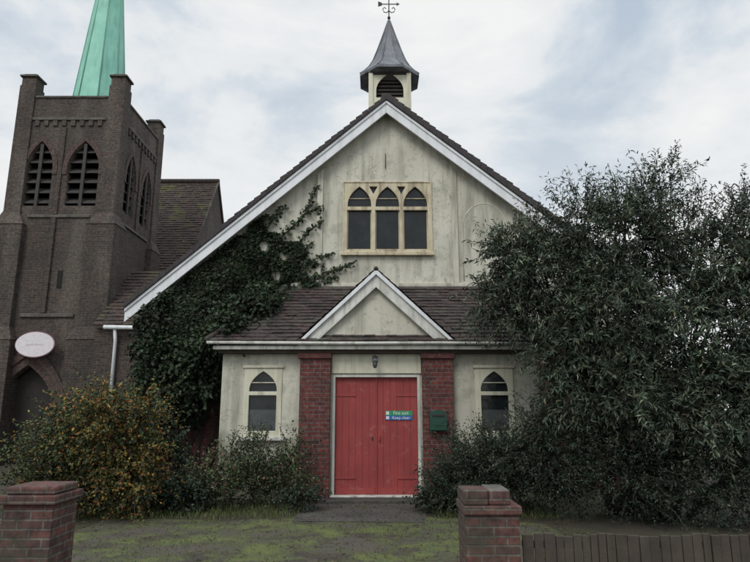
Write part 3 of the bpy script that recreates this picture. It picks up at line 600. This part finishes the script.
# left autumn bush
AB=empty('autumn_shrub')
ac=[(.06,.085,.032),(.045,.06,.028),(.13,.12,.035),(.25,.145,.03),(.24,.085,.028)]
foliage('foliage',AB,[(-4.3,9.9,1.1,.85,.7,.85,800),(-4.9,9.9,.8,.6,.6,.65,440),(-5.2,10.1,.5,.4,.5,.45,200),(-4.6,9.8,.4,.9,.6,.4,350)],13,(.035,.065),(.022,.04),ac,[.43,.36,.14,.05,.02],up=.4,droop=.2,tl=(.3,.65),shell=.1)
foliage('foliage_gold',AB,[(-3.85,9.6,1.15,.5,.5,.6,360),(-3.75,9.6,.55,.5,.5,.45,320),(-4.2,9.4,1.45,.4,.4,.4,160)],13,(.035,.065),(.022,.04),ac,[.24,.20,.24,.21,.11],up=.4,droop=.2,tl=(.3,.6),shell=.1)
# low wild shrubs before the white wall
WS=empty('wild_rose_shrub')
wc=[(.055,.08,.036),(.085,.11,.05),(.035,.05,.028),(.14,.07,.05)]
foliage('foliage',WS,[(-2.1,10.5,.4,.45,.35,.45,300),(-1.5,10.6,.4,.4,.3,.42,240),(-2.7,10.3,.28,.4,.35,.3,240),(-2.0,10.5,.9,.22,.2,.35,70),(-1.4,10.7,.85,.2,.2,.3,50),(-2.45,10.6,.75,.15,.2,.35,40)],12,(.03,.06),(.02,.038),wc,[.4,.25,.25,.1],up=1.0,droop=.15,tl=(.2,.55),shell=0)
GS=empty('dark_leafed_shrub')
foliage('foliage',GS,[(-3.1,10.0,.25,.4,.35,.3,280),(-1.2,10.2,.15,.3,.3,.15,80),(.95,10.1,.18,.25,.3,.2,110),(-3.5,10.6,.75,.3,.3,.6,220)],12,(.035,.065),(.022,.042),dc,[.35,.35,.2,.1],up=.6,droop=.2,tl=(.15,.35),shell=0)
# grass & litter
n=11000
gx=rng.uniform(-4.4,2.8,n); gy=6.6+rng.uniform(0,1,n)**.6*4.0
mask=(np.sin(gx*2.3+1)+np.sin(gy*3.1+gx)+rng.normal(0,.6,n)>.8)|(gy>9.3)
mask&=~((gx>-1.2)&(gx<.9)&(gy>9.2))
gx,gy=gx[mask],gy[mask]; n=len(gx)
P=np.stack([gx,gy,np.full(n,.004)],1)
leaves('grass',P,sphere(n)*.6+np.array([0,0,1.1]),sphere(n)*.4+np.array([0,-1,0]),rng.uniform(.02,.09,n)*np.where(gy>9.2,1.6,.55),rng.uniform(.004,.009,n),palette(n,[(.08,.11,.03),(.055,.08,.025),(.12,.13,.05)],None,.3))
n=2600
P=np.stack([rng.uniform(-4.4,2.8,n),rng.uniform(6.7,11,n),np.full(n,.016)],1)
leaves('fallen_leaves',P,sphere(n)*np.array([1,1,.15]),np.array([0,0,1])+sphere(n)*.3,rng.uniform(.015,.05,n),rng.uniform(.01,.028,n),palette(n,[(.10,.06,.03),(.16,.10,.04),(.05,.035,.025)],None,.3))
# distant trees
n=16000
ax_=rng.uniform(-90,90,n); hh=5+2.2*np.sin(ax_*.35)+1.5*np.sin(ax_*.9+1)+rng.normal(0,.5,n)
P=np.stack([ax_,75+rng.uniform(-3,3,n),hh*rng.uniform(0,1,n)**.7],1)
leaves('distant_trees',P,sphere(n),sphere(n)+np.array([0,-1,.5]),rng.uniform(.6,1.2,n),rng.uniform(.5,.9,n),palette(n,[(.05,.07,.04),(.04,.055,.035)],None,.3))
# ------------------------------------------------------------ sky & light
w=bpy.data.worlds.new('World'); S.world=w; w.use_nodes=True; nt=w.node_tree; nt.nodes.clear()
el,az=math.radians(45),math.radians(205)
sky=nt.nodes.new('ShaderNodeTexSky'); sky.sky_type='NISHITA'; sky.sun_disc=False; sky.sun_elevation=el; sky.sun_rotation=az
b1=nt.nodes.new('ShaderNodeBackground'); b1.inputs[1].default_value=.1; nt.links.new(sky.outputs[0],b1.inputs[0])
tc_=nt.nodes.new('ShaderNodeTexCoord'); mp=nt.nodes.new('ShaderNodeMapping'); mp.inputs['Scale'].default_value=(1,1,2.2); mp.inputs['Rotation'].default_value=(0,-.12,0); mp.inputs['Location'].default_value=(.9,.2,.55)
nt.links.new(tc_.outputs['Generated'],mp.inputs[0])
n1=nt.nodes.new('ShaderNodeTexNoise'); n1.inputs['Scale'].default_value=2.6; n1.inputs['Detail'].default_value=10; n1.inputs['Roughness'].default_value=.57; n1.inputs['Distortion'].default_value=.25
nt.links.new(mp.outputs[0],n1.inputs['Vector'])
cr=ramp(nt,n1.outputs['Fac'],[(.38,(.52,.61,.71)),(.46,(.66,.73,.80)),(.53,(.84,.87,.89)),(.64,(.96,.96,.95))])
sp_=nt.nodes.new('ShaderNodeSeparateXYZ'); nt.links.new(tc_.outputs['Generated'],sp_.inputs[0])
hz=ramp(nt,sp_.outputs[2],[(.0,W3(.85)),(.55,W3(0))])
cr=mix(nt,hz,cr,(.94,.94,.915))
mr=nt.nodes.new('ShaderNodeMapRange'); mr.inputs[1].default_value=.62; mr.inputs[2].default_value=1; mr.inputs[3].default_value=1; mr.inputs[4].default_value=2.0
nt.links.new(sp_.outputs[2],mr.inputs[0])
b2=nt.nodes.new('ShaderNodeBackground'); nt.links.new(cr,b2.inputs[0]); nt.links.new(mr.outputs[0],b2.inputs[1])
ms=nt.nodes.new('ShaderNodeMixShader'); ms.inputs[0].default_value=.92; nt.links.new(b1.outputs[0],ms.inputs[1]); nt.links.new(b2.outputs[0],ms.inputs[2])
o=nt.nodes.new('ShaderNodeOutputWorld'); nt.links.new(ms.outputs[0],o.inputs[0])
sd=bpy.data.lights.new('sun','SUN'); sd.energy=1.4; sd.angle=math.radians(24); sd.color=(1,.96,.89)
so=bpy.data.objects.new('sun',sd); COL.objects.link(so)
dirv=Vector((math.sin(az)*math.cos(el),math.cos(az)*math.cos(el),math.sin(el)))
so.rotation_euler=dirv.to_track_quat('Z','Y').to_euler()
# camera
cd=bpy.data.cameras.new('camera'); cd.sensor_width=36; cd.lens=28.8; cd.clip_end=2000; cd.clip_start=.05
co=bpy.data.objects.new('camera',cd); COL.objects.link(co); co.location=(0,0,1.6); co.rotation_euler=(math.radians(102),0,0); S.camera=co
S.view_settings.view_transform='Standard'; S.view_settings.look='None'; S.view_settings.exposure=0
